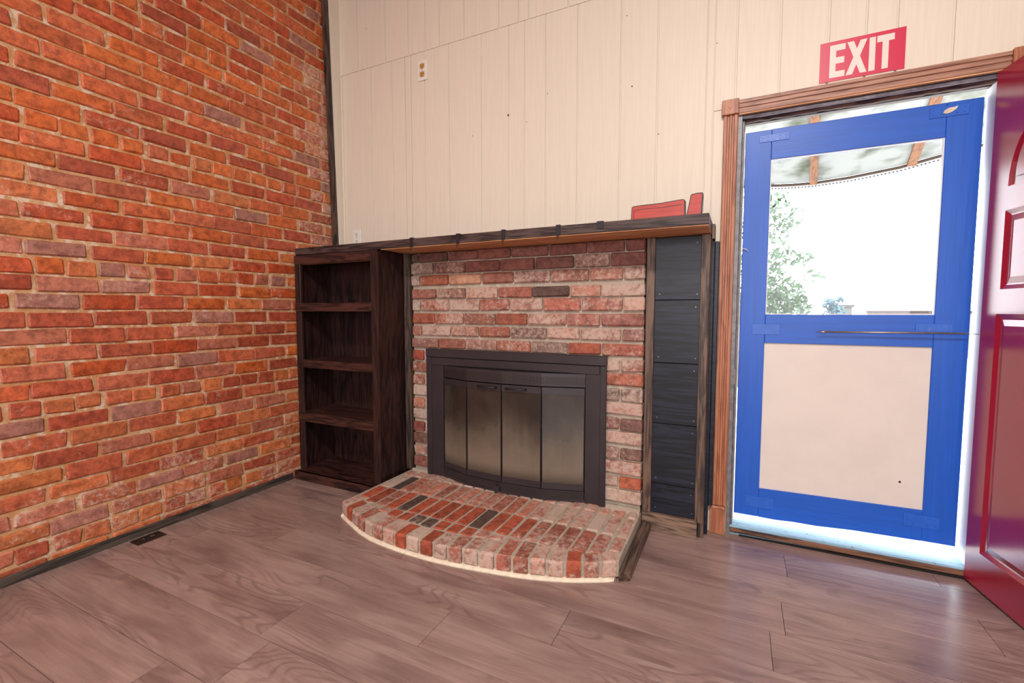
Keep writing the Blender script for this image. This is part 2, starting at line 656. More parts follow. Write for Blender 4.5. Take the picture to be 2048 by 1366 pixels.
PITCH_Z = 0.0777
RB = random.Random(5)
half = {15: .112, 14: -1.756, 13: -1.710, 12: -1.587, 11: -1.70, 10: -1.59, 9: -1.72, 7: -1.67, 6: -1.60, 5: -1.72, 4: -1.62}
pieces = []
for i in range(-1, 48):
    zc = .103 + PITCH_Z * i
    header = i % 8 == 0
    pit = .112 if header else .224
    off = -1.683 if header else half.get(i, (-1.70 if i % 2 else -1.59) + RB.uniform(-.02, .02))
    y = off - pit * 12
    while y < 0:
        a, b = y, y + pit
        y += pit
        a2, b2 = max(a, -3.2), min(b, 0.0)
        if b2 - a2 < .03:
            continue
        j0, j1 = RB.uniform(-.006, .006), RB.uniform(-.006, .006)
        y0, y1 = a2 + .0055 + j0, b2 - .0055 + j1
        if b2 == 0.0:
            y1 = -.002
        z0, z1 = zc - PITCH_Z / 2 + .0058, zc + PITCH_Z / 2 - .0058
        z0 += RB.uniform(-.002, .003)
        z1 += RB.uniform(-.003, .002)
        z0 = max(z0, 0.002)
        if z1 > RZ - .01:
            continue
        xf = RB.uniform(-.0015, .0035)
        col = wall_brick_color((y0 + y1) / 2, zc, RB)
        q = [project((0, yy, zz)) for yy in (y0, y1) for zz in (z0, z1)]
        vis = 0
        if all(q):
            cx = sum(p[0] for p in q) / 4
            cy = sum(p[1] for p in q) / 4
            behind_case = (y0 + y1) / 2 > -.40 and zc < 1.57
            if 0 < max(p[0] for p in q) and cy > -15 and cy < 1366 and not behind_case:
                vis = (max(p[0] for p in q) - max(0, min(p[0] for p in q))) * (max(p[1] for p in q) - max(0, min(p[1] for p in q)))
        pieces.append((vis, y0, y1, z0, z1, xf, col))
pieces.sort(key=lambda t: -t[0])
rest = MB()
n_sep = 0
for (vis, y0, y1, z0, z1, xf, col) in pieces:
    bb = RB.uniform(.003, .0065)
    if vis > 0 and n_sep < 300:
        n_sep += 1
        build('brick', MB().box(-.05, xf, y0, y1, z0, z1, bb, .0034, col, RB), MT['brick_wall'], wall_left)
    else:
        rest.box(-.05, xf, y0, y1, z0, z1, bb, .0034, col, RB)
o = build('brick_field', rest, MT['brick_wall'], wall_left)
o['kind'] = 'stuff'

# ------------------------------------------------------------------ structure: back wall with doorway and board panelling
OPX0, OPX1, OPZ = 2.700, 3.660, 2.105       # clear opening in the wall
wb = MB()
wb.box(-.16, OPX0, .0065, .13, -.05, RZ)
wb.box(OPX1, RX, .0065, .13, -.05, RZ)
wb.box(OPX0, OPX1, .0065, .13, OPZ, RZ)
wall_back = build('wall_back', wb, MT['cream'])
tag(wall_back, 'cream painted wall of vertical grooved boards', 'wall', kind='structure')
GR = .004
lower = [0.0, .091, .362, .551, .663, .710, .824, 1.016, 1.256, 1.445, 1.55, 1.685, 1.877, 2.119, 2.311, 2.549, 2.582, 2.681, 2.865, 3.054, 3.191, 3.299, 3.484, 3.70, 3.90, 4.1, 4.3, 4.5, 4.7, 4.9, 5.1, 5.3, 5.5, 5.7, 5.95, RX]
upper = [0.0, .046, .244, .499, .694, .834, .946, 1.133, 1.378, 1.509, 1.575, 1.818, 1.96, 2.12, 2.31, 2.55, 2.681, 2.865, 3.05, 3.191, 3.3, 3.484, 3.7, 3.95, 4.2, 4.5, 4.8, 5.1, 5.4, 5.7, RX]
SEAM = 2.852
for lst, up in ((lower, 0), (upper, 1)):
    for a, b in zip(lst[:-1], lst[1:]):
        z0, z1 = (SEAM + .001, RZ) if up else (0.0, SEAM - .001)
        spans = [(a + GR, b - GR)]
        if b - a < .06:
            spans = [(a + .0012, b - .0012)]
        for p, q in spans:
            if not up and q > OPX0 - .06 and p < OPX1 + .06:
                # above or beside the doorway
                if p < OPX0 - .03:
                    bx('wall_board', p, min(q, OPX0 - .03), 0, .012, 0, 2.14, MT['cream'], wall_back, b=.0012)
                if q > OPX1 + .03:
                    bx('wall_board', max(p, OPX1 + .03), q, 0, .012, 0, 2.14, MT['cream'], wall_back, b=.0012)
                z0 = 2.142
            bx('wall_board', p, q, 0.0, .012, z0, z1, MT['cream'], wall_back, b=.0012)
# cream filler board in the corner, behind the dark strip (the corner is out of plumb)
build('corner_board', MB().prism([(-.030, 1.573), (-.080, RZ - .25), (-.080, RZ), (0.0, RZ), (0.0, 1.573)], 0, .001, .075), MT['cream'], wall_back)

for hx, hz, hr in [(1.439, 2.332, 0.006), (1.562, 2.27, 0.003), (2.18, 2.346, 0.004), (2.147, 2.717, 0.003), (1.189, 2.25, 0.003), (0.332, 3.121, 0.003), (2.592, 2.467, 0.003), (2.322, 2.075, 0.003), (1.695, 2.407, 0.003)]:
    build('nail_hole', MB().tube([(hx, -.0004, hz), (hx, .004, hz)], hr, 7), MT['rot_wood'], wall_back)

wr = bx('wall_right', RX, RX + .15, RY, .13, -.05, RZ, MT['plaster'])
tag(wr, 'plain pale wall on the far side of the red door', 'wall', kind='structure')
ce = bx('ceiling', -.16, RX + .15, RY - .15, .13, RZ, RZ + .1, MT['plaster'])
tag(ce, 'plain pale ceiling over the room', 'ceiling', kind='structure')
rw = MB()
rw.box(-.16, .85, RY - .15, RY, -.05, RZ)
rw.box(5.15, RX + .15, RY - .15, RY, -.05, RZ)
rw.box(.85, 5.15, RY - .15, RY, -.05, .55)
rw.box(.85, 5.15, RY - .15, RY, 2.95, RZ)
rwo = build('wall_rear', rw, MT['plaster'])
tag(rwo, 'plain pale wall with an opening for the added fill light', 'wall', kind='structure')
win = empty('fill_light_frame', (3.0, RY - .08, .55), 'added window-like frame around the fill light behind the viewer', 'window', kind='structure')  # unseen window frame, added to go with the rear fill light
bx('sky_blocker', .85, 5.15, RY - .14, RY - .12, .55, 2.95, MT['jamb_white'], win)  # opaque sheet added to keep sky light out of the rear opening
for xx in (.87, 1.93, 3.0, 4.07, 5.13):
    bx('mullion', xx - .025, xx + .025, RY - .10, RY - .04, .55, 2.95, MT['jamb_white'], win, b=.004)
for zz in (.575, 2.925):
    bx('rail', .85, 5.15, RY - .10, RY - .04, zz - .025, zz + .025, MT['jamb_white'], win, b=.004)

# ------------------------------------------------------------------ trims
t1 = build('trim_1', MB().prism([(-.046, 1.573), (-.100, RZ - .25), (-.100, RZ), (-.084, RZ), (-.084, RZ - .25), (-.031, 1.573)], 0, .003, .052), MT['trim_dark_z'])
tag(t1, 'dark vertical wood strip in the corner between brick and cream wall', 'corner trim', kind='structure')
bl = build('baseboard_left', MB().box(.004, .018, -3.3, -.452, 0.0, .042, .003), MT['trim_dark'])
tag(bl, 'low dark wood strip along the foot of the brick wall', 'baseboard', kind='structure')

# ------------------------------------------------------------------ fireplace surround
FY = -.138
fp = empty('fireplace_surround', (1.545, -.07, .0), 'whitewashed red brick fireplace surround under the dark mantel', 'fireplace')
mm = MB()
mm.box(.804, 1.05, FY + .016, -.001, 0.0, 1.519)
mm.box(2.0, 2.285, FY + .016, -.001, 0.0, 1.519)
mm.box(1.05, 2.0, FY + .016, -.001, .82, 1.519)
build('mortar_bed', mm, MT['mortar_fire'], fp)
fz = [(1.517, 1.4625), (1.4527, 1.3872), (1.3774, 1.315), (1.2886, 1.2292), (1.2193, 1.1531), (1.1332, 1.07), (1.0533, .9932), (.9731, .9128), (.8919, .8314), (.818, .7539), (.7336, .6726), (.6624, .6012), (.5774, .516), (.5057, .4441), (.4166, .3581), (.3444, .2788), (.258, .2026), (.1887, .1226)]
fj = [[0.803, 0.854, 1.084, 1.306, 1.522, 1.761, 1.983, 2.186, 2.29], [0.802, 0.976, 1.212, 1.451, 1.677, 1.912, 2.109, 2.291], [0.8, 0.864, 1.086, 1.326, 1.541, 1.773, 1.997, 2.181, 2.289], [0.804, 0.992, 1.212, 1.437, 1.66, 1.887, 2.063, 2.291], [0.806, 0.87, 1.092, 1.314, 1.518, 1.728, 1.952, 2.182, 2.291], [0.805, 0.981, 1.199, 1.422, 1.63, 1.871, 2.063, 2.29], [0.804, 0.876, 1.097, 1.307, 1.519, 1.75, 1.947, 2.176, 2.29], [0.802, 1.009, 1.208, 1.432, 1.653, 1.877, 2.069, 2.29]]
for r_ in range(8, 18):
    if r_ % 2 == 0:
        fj.append([.803, .893, .99, None, 2.06, 2.172, 2.29])
    else:
        fj.append([.803, 1.0, None, 2.05, 2.29])
BROWN, RED, ORG, PINK, DARK, GREY, PALE = (122, 70, 62), (154, 80, 66), (166, 78, 54), (170, 112, 98), (72, 54, 50), (132, 108, 98), (190, 152, 134)
fc = [  # (colour, wash) per brick, row by row from the top
    [(DARK, .3), ((84, 46, 42), .15), (BROWN, .2), ((128, 70, 58), .15), (BROWN, .35), ((116, 62, 58), .2), (BROWN, .2), ((124, 66, 62), .2)],
    [(GREY, .5), (BROWN, .45), ((116, 60, 52), .2), ((124, 66, 58), .2), ((112, 66, 62), .15), ((120, 70, 66), .55), ((122, 68, 64), .2)],
    [(GREY, .6), ((160, 78, 52), .35), ((204, 146, 112), .4), ((150, 88, 74), .2), (BROWN, .62), ((150, 92, 78), .5), ((168, 100, 80), .55), (BROWN, .8)],
    [((150, 84, 70), .4), ((134, 90, 78), .5), (ORG, .72), ((168, 88, 72), .4), (DARK, .25), ((190, 124, 106), .5), ((150, 96, 84), .75)],
    [(GREY, .7), (ORG, .6), (PINK, .8), ((166, 86, 70), .5), (PINK, .62), ((184, 96, 78), .45), ((170, 96, 80), .55), ((206, 146, 122), .6)],
    [(ORG, .25), (ORG, .6), ((142, 82, 66), .45), ((150, 72, 50), .25), ((168, 98, 78), .6), ((164, 92, 80), .5), ((150, 88, 80), .4)],
    [((176, 110, 92), .45), (PINK, .85), ((162, 92, 74), .5), ((158, 82, 62), .4), ((104, 72, 64), .5), ((184, 92, 70), .75), ((160, 104, 92), .65), ((138, 90, 82), .5)],
    [((142, 92, 80), .45), ((152, 86, 70), .3), ((158, 104, 96), .5), (ORG, .5), (GREY, .5), ((176, 82, 60), .25), ((172, 84, 66), .45)],
]
RFp = random.Random(21)
low_l = [[((164, 60, 42), .3), (PINK, .6)], [((142, 72, 58), .35)], [((168, 78, 60), .5), (PINK, .8)], [(PALE, .7)], [((196, 110, 78), .45), (PALE, .7)], [(GREY, .7)], [((140, 60, 50), .35), (PINK, .7)], [((110, 70, 60), .35)], [((180, 96, 72), .75), ((130, 76, 66), .4)], [((136, 74, 66), .35)]]
low_r = [[((180, 120, 100), .65), ((156, 92, 82), .55)], [((184, 96, 74), .4)], [((104, 84, 76), .55), ((120, 92, 86), .6)], [((184, 92, 74), .65)], [((130, 76, 66), .45), ((110, 74, 70), .35)], [((168, 92, 78), .75)], [((146, 104, 94), .6), ((112, 78, 70), .45)], [((168, 84, 70), .75)], [(PALE, .6), ((196, 92, 58), .3)], [(PALE, .7)]]
for r_, (zt, zb) in enumerate(fz):
    js = fj[r_]
    zt2, zb2 = zt + .001, zb - .001
    if r_ < 8:
        cols = fc[r_]
        for i in range(len(js) - 1):
            c, w = cols[i] if i < len(cols) else (RED, .4)
            a, b = js[i] + (.0045 if i else 0), js[i + 1] - (.0045 if i < len(js) - 2 else 0)
            build('brick', MB().box(a, b, FY - RFp.uniform(0, .004), FY + .06, zb2, zt2, RFp.uniform(.003, .006), .0018, (*lin(*[v * .70 + g_ * .30 for v, g_ in zip(c, (150, 116, 102))]), min(.80, w * .95 + .15)), RFp), MT['brick_fire'], fp)
    else:
        left, right, tgt = [], [], 0
        cur = left
        for v in js:
            if v is None:
                cur = right
            else:
                cur.append(v)
        for seg, pal in ((left, low_l[r_ - 8]), (right, low_r[r_ - 8])):
            if seg is right:
                pal = ([(PINK, .5)] + pal) if len(seg) - 1 > len(pal) else pal
            for i in range(len(seg) - 1):
                c, w = pal[min(i, len(pal) - 1)]
                a, b = seg[i] + (.0045 if i or seg is right else 0), seg[i + 1] - (.0045 if i < len(seg) - 2 or seg is left else 0)
                build('brick', MB().box(a, b, FY - RFp.uniform(0, .004), FY + .06, zb2, zt2, RFp.uniform(.003, .006), .0018, (*lin(*[v * .70 + g_ * .30 for v, g_ in zip(c, (150, 116, 102))]), min(.80, w * .95 + .15)), RFp), MT['brick_fire'], fp)

# ------------------------------------------------------------------ hearth
hearth = empty('hearth', (1.54, -.45, 0.0), 'low curved brick hearth slab on the plank floor', 'hearth')
outer = [(.760, -.726), (.80, -.748), (.89, -.787), (.997, -.832), (1.094, -.862), (1.164, -.874), (1.243, -.882), (1.324, -.888), (1.414, -.889), (1.501, -.887), (1.581, -.881), (1.663, -.870), (1.751, -.857), (1.839, -.842), (1.907, -.828), (1.972, -.812), (2.047, -.789), (2.121, -.760), (2.187, -.729), (2.249, -.696), (2.297, -.664)]


def oy(x, pts=outer):
    for (a, ya), (b, yb) in zip(pts[:-1], pts[1:]):
        if a <= x <= b:
            return ya + (yb - ya) * (x - a) / (b - a)
    return pts[0][1] if x < pts[0][0] else pts[-1][1]


HZ = .090
poly = [(.775, FY)] + [(x + (.006 if x < .8 else 0), y_ + .010) for x, y_ in outer] + [(2.294, FY)]
# drop last vertex x to stay inside the right side
build('mortar_slab', MB().prism(poly, 2, 0.012, HZ - .006), MT['mortar_fire'], hearth)
# mortar fillet against the brick face
for _a, _b in ((.80, .932), (2.110, 2.290)):
    build('mortar_fillet', MB().prism([(FY - .045, HZ - .008), (FY - .006, HZ - .008), (FY - .006, HZ + .014)], 0, _a, _b), MT['mortar_fire'], hearth)
# cream caulk line along the curved foot
ck = MB()
vs, fs = [], []
for x, y_ in outer[:-1] + [(2.285, -.672)]:
    vs += [(x, y_ - .012, 0.0), (x, y_ - .010, .008), (x, y_ + .004, .016), (x, y_ + .02, .016), (x, y_ + .02, 0)]
nq = len(vs) // 5
for i in range(nq - 1):
    for j in range(5):
        j2 = (j + 1) % 5
        fs.append((i * 5 + j, (i + 1) * 5 + j, (i + 1) * 5 + j2, i * 5 + j2))
fs += [(4, 3, 2, 1, 0), tuple((nq - 1) * 5 + j for j in range(5))]
ck.add(vs, fs)
build('caulk_line', ck, MT['caulk'], hearth, smooth=True)
RH = random.Random(33)
HO, HP, HD, HW, HM = (166, 80, 56), (182, 112, 92), (92, 72, 64), (190, 156, 138), (160, 92, 74)


def hcol(x, row):
    r = RH.random()
    if row == 0:
        return (HP, .65) if r < .7 else (HW, .7)
    if row == 1:
        if x < .86:
            return (HW, .7)
        if x < .94:
            return (HD, .25)
        if x < 1.40 and r < .28:
            return (HD, .35)
        if x < 1.75:
            return (HM, .45) if r < .5 else (HP, .5)
        return (HP, .72) if r < .5 else (HW, .8)
    if row == 2:
        if x < 1.18:
            return [(HO, .3), (HM, .5), (HD, .45)][int(r * 3)]
        if x < 1.54:
            return (HO, .12 + .15 * r)
        if x < 1.63:
            return (HD, .2)
        if x < 1.86:
            return (HO, .35)
        return (HM, .5) if r < .7 else (HP, .6)
    if row == 3:
        return [(HD, .4), (HM, .45), (HO, .3), (HO, .2), (HP, .6)][int(r * 5)]
    return [(HO, .35), (HM, .55), (HP, .7), (HW, .75), ((150, 86, 70), .7), (HO, .5)][int(r * 6)]


def hearth_brick(x0, x1, y0, y1, row, zt=HZ):
    c, w = hcol((x0 + x1) / 2, row)
    k = RH.uniform(.9, 1.1)
    c = [v * k for v in c]
    build('brick', MB().box(x0, x1, y0, y1, .03, zt + RH.uniform(-.002, .002), RH.uniform(.003, .005), .0015, (*lin(*c), w + .10), RH), MT['brick_fire'], hearth)


CP = .0757
col0 = .799
xs = [col0 + CP * i for i in range(20)]
for x in xs:
    x1 = min(x + CP - .015, 2.284)
    if x1 - x < .03:
        continue
    hearth_brick(x, x1, -.236, FY - .004, 0)
    hearth_brick(x, x1, -.450, -.249, 1)
    lo2 = -.668
    if x > 1.9:
        lo2 = max(lo2, oy(x + .03) + .088)
    if x < .90:
        lo2 = max(lo2, oy(x + .03) + .135)
    hearth_brick(x, x1, lo2, -.467, 2)
# short cut pieces between the second row and the curved edge
inner = []
for x in xs[3:13]:
    yi = oy(x + CP / 2) + .118
    if yi < -.715:
        hearth_brick(x, x + CP - .015, yi + .006, -.680, 3)
# border bricks laid across the curve
pts = outer
L = [0]
for a, b in zip(pts[:-1], pts[1:]):
    L.append(L[-1] + math.hypot(b[0] - a[0], b[1] - a[1]))


def at_len(s):
    for i in range(len(L) - 1):
        if L[i] <= s <= L[i + 1]:
            t = (s - L[i]) / (L[i + 1] - L[i])
            return (pts[i][0] + (pts[i + 1][0] - pts[i][0]) * t, pts[i][1] + (pts[i + 1][1] - pts[i][1]) * t)
    return pts[-1]


NB = 21
step = L[-1] / NB
for i in range(NB):
    s0, s1 = i * step + .007, (i + 1) * step - .008
    p0, p1 = at_len(s0), at_len(s1)
    # inner end follows the second row or the cut pieces
    def inn(p):
        yi = oy(p[0]) + .112
        if p[0] > 1.70:
            yi = max(-.682, oy(p[0]) + .072)
        if p[0] < 1.03:
            yi = min(-.682, oy(p[0]) + .12) if p[0] > .93 else max(oy(p[0]) + .10, -.69)
        return yi
    lean = .10 * (1.45 - (p0[0] + p1[0]) / 2)
    q0 = (p0[0] + lean * .3, inn(p0))
    q1 = (p1[0] + lean * .3, inn(p1))
    c, w = hcol(0, 4)
    k = RH.uniform(.9, 1.1)
    col = (*lin(*[v * k for v in c]), w + .10)
    zt = HZ - .003 + RH.uniform(-.003, .002)
    zb = .020 + RH.uniform(-.003, .004)
    ch = .010
    mbk = MB()

    def lerp(a, b, t):
        return (a[0] + (b[0] - a[0]) * t, a[1] + (b[1] - a[1]) * t)
    e = .004
    a0, a1 = lerp(p0, p1, .06), lerp(p0, p1, .94)
    f0, f1 = lerp(p0, q0, .08), lerp(p1, q1, .08)
    g0, g1 = lerp(f0, f1, .05), lerp(f0, f1, .95)
    vs = [(*p0, zb), (*p1, zb), (*p0, zt - ch), (*p1, zt - ch), (*g0, zt), (*g1, zt), (*q0, zt), (*q1, zt), (*q0, zb), (*q1, zb), (*q0, zt - e), (*q1, zt - e)]
    fs = [(0, 1, 3, 2), (2, 3, 5, 4), (4, 5, 7, 6), (6, 7, 11, 10), (10, 11, 9, 8), (0, 2, 4, 6, 10, 8), (1, 9, 11, 7, 5, 3), (0, 8, 9, 1)]
    mbk.add(vs, fs, col)
    build('brick', mbk, MT['brick_fire'], hearth)

hb = build('edging_board', MB().prism([(2.303, -.675), (2.345, -.645), (2.345, -.140), (2.303, -.140)], 2, 0.0, .040), MT['stain_grey_y'])
tag(hb, 'narrow dark wood board lying along the side of the brick hearth', 'board')

# ------------------------------------------------------------------ fireplace insert
fi = empty('fireplace_insert', (1.52, -.15, HZ), 'black metal fireplace insert with sooty folding glass doors', 'fireplace insert')
yF, yB = -.165, FY - .006
bx('side_post', .940, 1.060, yF, yB, .0955, .857, MT['frame_metal'], fi, b=.003)
bx('side_post', 1.990, 2.104, yF, yB, .0955, .857, MT['frame_metal'], fi, b=.003)
bx('outer_flange', .936, .972, yF - .006, yF + .004, .0955, .857, MT['frame_metal'], fi, b=.002)
bx('outer_flange', 2.074, 2.107, yF - .006, yF + .004, .0955, .857, MT['frame_metal'], fi, b=.002)
bx('top_cap', .935, 2.107, yF - .010, yB, .858, .910, MT['frame_metal'], fi, b=.003)
bx('head_rail', .974, 2.072, yF - .005, yB, .807, .856, MT['frame_metal'], fi, b=.003)
bow = [(1.062, -.158), (1.270, -.222), (1.515, -.238), (1.757, -.222), (1.988, -.158)]


def bow_panel(mb, a, b, z0, z1, th=.006, off=0.0):
    d = Vector((b[0] - a[0], b[1] - a[1], 0)).normalized()
    n = Vector((d.y, -d.x, 0))      # outward, towards the room
    A, B = Vector((a[0], a[1], 0)) + n * off, Vector((b[0], b[1], 0)) + n * off
    vs = []
    for P in (A, B):
        for t in (0, -th):
            for z in (z0, z1):
                q = P + n * t
                vs.append((q.x, q.y, z))
    fs = [(0, 1, 5, 4), (2, 6, 7, 3), (0, 4, 6, 2), (1, 3, 7, 5), (0, 2, 3, 1), (4, 5, 7, 6)]
    mb.add(vs, fs)


lv = MB()
for a, b in zip(bow[:-1], bow[1:]):
    bow_panel(lv, a, b, .737, .790)
build('upper_louver', lv, MT['louver'], fi)
lb = MB()
for a, b in zip(bow[:-1], bow[1:]):
    bow_panel(lb, a, b, .786, .806, .01, .002)
    bow_panel(lb, a, b, .734, .742, .01, .002)
lb.prism(bow, 2, .799, .805)
build('louver_frame', lb, MT['frame_metal'], fi)
lv = MB()
bow2 = [(x, y_ - .006) for x, y_ in bow]
for a, b in zip(bow2[:-1], bow2[1:]):
    bow_panel(lv, a, b, .100, .150)
build('lower_louver', lv, MT['louver'], fi)
lb = MB()
for a, b in zip(bow2[:-1], bow2[1:]):
    bow_panel(lb, a, b, .0955, .108, .01, .003)
    bow_panel(lb, a, b, .146, .153, .01, .002)
build('lower_louver_frame', lb, MT['frame_metal'], fi)
# a small round damper knob on the lower louver
build('damper_knob', MB().tube([(1.492, -.243, .118), (1.492, -.262, .118)], .020, 14), MT['frame_metal'], fi, smooth=False)
for i in range(4):
    a, b = bow[i], bow[i + 1]
    s = Vector((b[0] - a[0], b[1] - a[1], 0))
    u = s.normalized() * .0025
    A, B = (a[0] + u.x, a[1] + u.y), (b[0] - u.x, b[1] - u.y)
    g = MB()
    bow_panel(g, A, B, .186, .696, .005)
    door = build('glass_panel', g, MT['soot'], fi)
    rl = MB()
    bow_panel(rl, A, B, .690, .728, .012, .003)
    build('top_rail', rl, MT['frame_metal'], door)
    rl = MB()
    bow_panel(rl, A, B, .155, .190, .012, .003)
    build('bottom_rail', rl, MT['frame_metal'], door)
    # thin brass-edged stile where the leaves fold
    for P, Q in ((A, B), (B, A)):
        d = Vector((Q[0] - P[0], Q[1] - P[1], 0)).normalized() * .004
        ed = MB()
        if P is A:
            bow_panel(ed, P, (P[0] + d.x, P[1] + d.y), .186, .700, .006, .001)
        else:
            bow_panel(ed, (P[0] + d.x, P[1] + d.y), P, .186, .700, .006, .001)
        build('edge_strip', ed, MT['iron'], door)
    if i in (1, 2):
        mid = Vector(((A[0] + B[0]) / 2 + (.03 if i == 1 else -.03), (A[1] + B[1]) / 2, .709))
        d = Vector((B[0] - A[0], B[1] - A[1], 0)).normalized()
        n = Vector((d.y, -d.x, 0))
        p = [mid - d * .062 + n * .003, mid - d * .058 + n * .026, mid + d * .058 + n * .026, mid + d * .062 + n * .003]
        build('handle', MB().tube(p, .0055, 8), MT['iron'], door, smooth=True)
fb = MB()
fb.box(1.054, 1.996, -.05, -.02, .096, .815)
fb.box(1.052, 1.058, -.13, -.02, .096, .815)
fb.box(1.992, 1.998, -.13, -.02, .096, .815)
build('firebox_liner', fb, MT['black_hole'], fi)

# ------------------------------------------------------------------ mantel
mantel = empty('mantel_shelf', (1.3, -.19, 1.523), 'long charcoal stained wood mantel shelf across bookcase and fireplace', 'mantel')
build('beam', MB().box(.002, 2.600, -.372, -.022, 1.526, 1.574, .002), MT['mantel'], mantel)
bx('bare_underside', .755, 2.598, -.368, -.022, 1.5225, 1.526, MT['raw_wood'], mantel)
bx('back_cleat', 2.600, 2.612, -.11, -.022, 1.500, 1.570, MT['stain_grey'], mantel)

# metal hanger clips hooked over the front edge
clip = None
for i, (x, zlow, tail) in enumerate([(.992, 1.512, 1), (1.314, 1.512, 1), (1.597, 1.514, 1), (1.906, 1.514, 1), (2.119, 1.530, 0)]):
    lab = ['black metal hanger clip on the mantel edge nearest the bookcase', 'second black hanger clip from the bookcase on the mantel edge', 'middle black hanger clip of the five on the mantel edge', 'fourth black hanger clip from the bookcase on the mantel edge', 'short black clip without a wire hook, by the red blocks'][i]
    e_ = empty('hanger_clip', (x, -.376, 1.576), lab, 'clip', 'hanger clips along the mantel')
    cb = MB()
    w = .011 if tail else .016
    cb.box(x - w, x + w, -.3765, -.373, zlow + (.012 if tail else .012), 1.578, .0008)
    cb.box(x - w, x + w, -.3765, -.33, 1.5750, 1.5785, .0008)
    build('strap', cb, MT['iron'], e_)
    if tail:
        build('wire_hook', MB().tube([(x - .004, -.377, zlow + .014), (x - .004, -.380, zlow - .006), (x, -.382, zlow - .013), (x + .004, -.380, zlow - .006), (x + .004, -.377, zlow + .014)], .0014, 6), MT['iron'], e_, smooth=True)

# ------------------------------------------------------------------ bookcase
bc = empty('bookcase', (.38, -.25, 0.0), 'dark stained built-in bookcase in the corner by the brick wall', 'bookcase')
Bf = -.388
bx('side_panel', .006, .030, Bf + .02, -.022, .0, 1.520, MT['stain'], bc)
build('side_panel', MB().prism([(Bf + .012, 0.0), (Bf + .012, 1.500), (Bf + .030, 1.520), (-.150, 1.520), (-.150, 0.0)], 0, .716, .742), MT['stain'], bc)
bx('back_panel', .030, .716, -.100, -.085, .0, 1.52, MT['stain'], bc)
bx('stile', .010, .064, Bf, Bf + .02, .058, 1.463, MT['stain'], bc, b=.002)
build('stile', MB().prism([(.690, .058), (.690, 1.500), (.696, 1.5215), (.738, 1.5215), (.7465, 1.500), (.7465, .058)], 1, Bf - .004, Bf + .014), MT['stain'], bc)
bx('top_rail', .006, .690, Bf + .001, Bf + .02, 1.462, 1.521, MT['stain_x'], bc, b=.002)
bx('top_board', .030, .716, Bf + .02, -.100, 1.500, 1.520, MT['raw_wood'], bc)
bx('rail_back', .030, .716, Bf + .02, Bf + .055, 1.464, 1.500, MT['raw_wood'], bc)
for zb_, zt_ in ((1.146, 1.203), (.765, .818), (.392, .455)):
    sh = bx('shelf', .030, .716, Bf + .02, -.100, zt_ - .022, zt_, MT['stain_x'], bc)
    bx('shelf_lip', .010, .690, Bf - .003, Bf + .02, zb_, zt_, MT['stain_x'], sh, b=.002)
bx('bottom_board', .030, .742, -.440, -.100, .040, .058, MT['stain_x'], bc)
bx('plinth', .022, .757, -.446, -.424, .0, .058, MT['stain_x'], bc, b=.002)

po = build('filler_post', MB().box(.747, .796, -.152, -.022, .092, 1.521, .003), MT['trim_dark_z'])
tag(po, 'rough dark wood post between bookcase side and fireplace brick', 'post')

# ------------------------------------------------------------------ panelled pier beside the door
pier = empty('panelled_pier', (2.45, -.07, 0.0), 'dark board-clad pier between fireplace brick and door casing', 'panelled pier')
zj = [.092, .250, .570, .885, 1.205, 1.5195]
for i in range(5):
    bd = bx('board', 2.330, 2.566, -.116 + .001 * (i % 2), -.096, zj[i] + .0012, zj[i + 1] - .0012, MT['stain_blue'], pier, b=.0015)
    for nx, nz in ((2.362, zj[i] + .03), (2.535, zj[i + 1] - .035), (2.54, zj[i] + .028)):
        build('nail', MB().tube([(nx, -.112, nz), (nx, -.1185, nz)], .0022, 6), MT['steel'], bd)
bx('corner_trim', 2.297, 2.339, -.128, -.098, .092, 1.5195, MT['stain_grey'], pier, b=.002)
bx('corner_trim', 2.556, 2.596, -.138, -.110, .086, 1.5195, MT['stain_grey'], pier, b=.002)
bx('side_board', 2.570, 2.597, -.110, -.060, .0, 1.512, MT['stain_grey'], pier, b=.002)
bx('side_board', 2.570, 2.612, -.058, -.001, .0, 1.495, MT['stain_blue'], pier, b=.002)
bx('side_board', 2.612, 2.6315, -.040, -.001, .148, 1.495, MT['stain_blue'], pier, b=.002)
bx('base_board', 2.297, 2.568, -.136, -.098, .0, .0905, MT['stain_grey_x'], pier, b=.002)
bx('core', 2.30, 2.57, -.096, -.002, .0, 1.518, MT['black_hole'], pier)

# ------------------------------------------------------------------ red wooden blocks on the mantel
MZ = 1.5745
b1 = empty('red_block', (2.38, -.30, MZ), 'long low red painted wood block on the mantel, with a scored line', 'wood block')
build('body', MB().prism([(2.257, MZ), (2.260, 1.634), (2.266, 1.640), (2.30, 1.6425), (2.36, 1.643), (2.40, 1.6445), (2.46, 1.6495), (2.488, 1.651), (2.496, 1.646), (2.498, MZ)], 1, -.338, -.300), MT['block_edge'], b1)
build('painted_face', MB().prism([(2.2605, MZ + .001), (2.2635, 1.631), (2.268, 1.6365), (2.30, 1.6385), (2.36, 1.639), (2.40, 1.6405), (2.46, 1.6455), (2.487, 1.647), (2.4925, 1.644), (2.4945, MZ + .001)], 1, -.3395, -.3375), MT['red_block'], b1)
build('scored_line', MB().prism([(2.268, MZ + .002), (2.271, 1.620), (2.31, 1.6235), (2.40, 1.6235), (2.484, 1.6285), (2.484, 1.6262), (2.40, 1.621), (2.31, 1.621), (2.2735, 1.6175), (2.2705, MZ + .002)], 1, -.3400, -.3392), MT['block_edge'], b1)
b2 = empty('red_block', (2.54, -.30, MZ), 'tall narrow red painted wood block standing at the mantel end', 'wood block')
build('body', MB().prism([(2.503, MZ), (2.519, 1.664), (2.525, 1.669), (2.545, 1.672), (2.566, 1.672), (2.571, 1.668), (2.567, MZ)], 1, -.338, -.300), MT['block_edge'], b2)
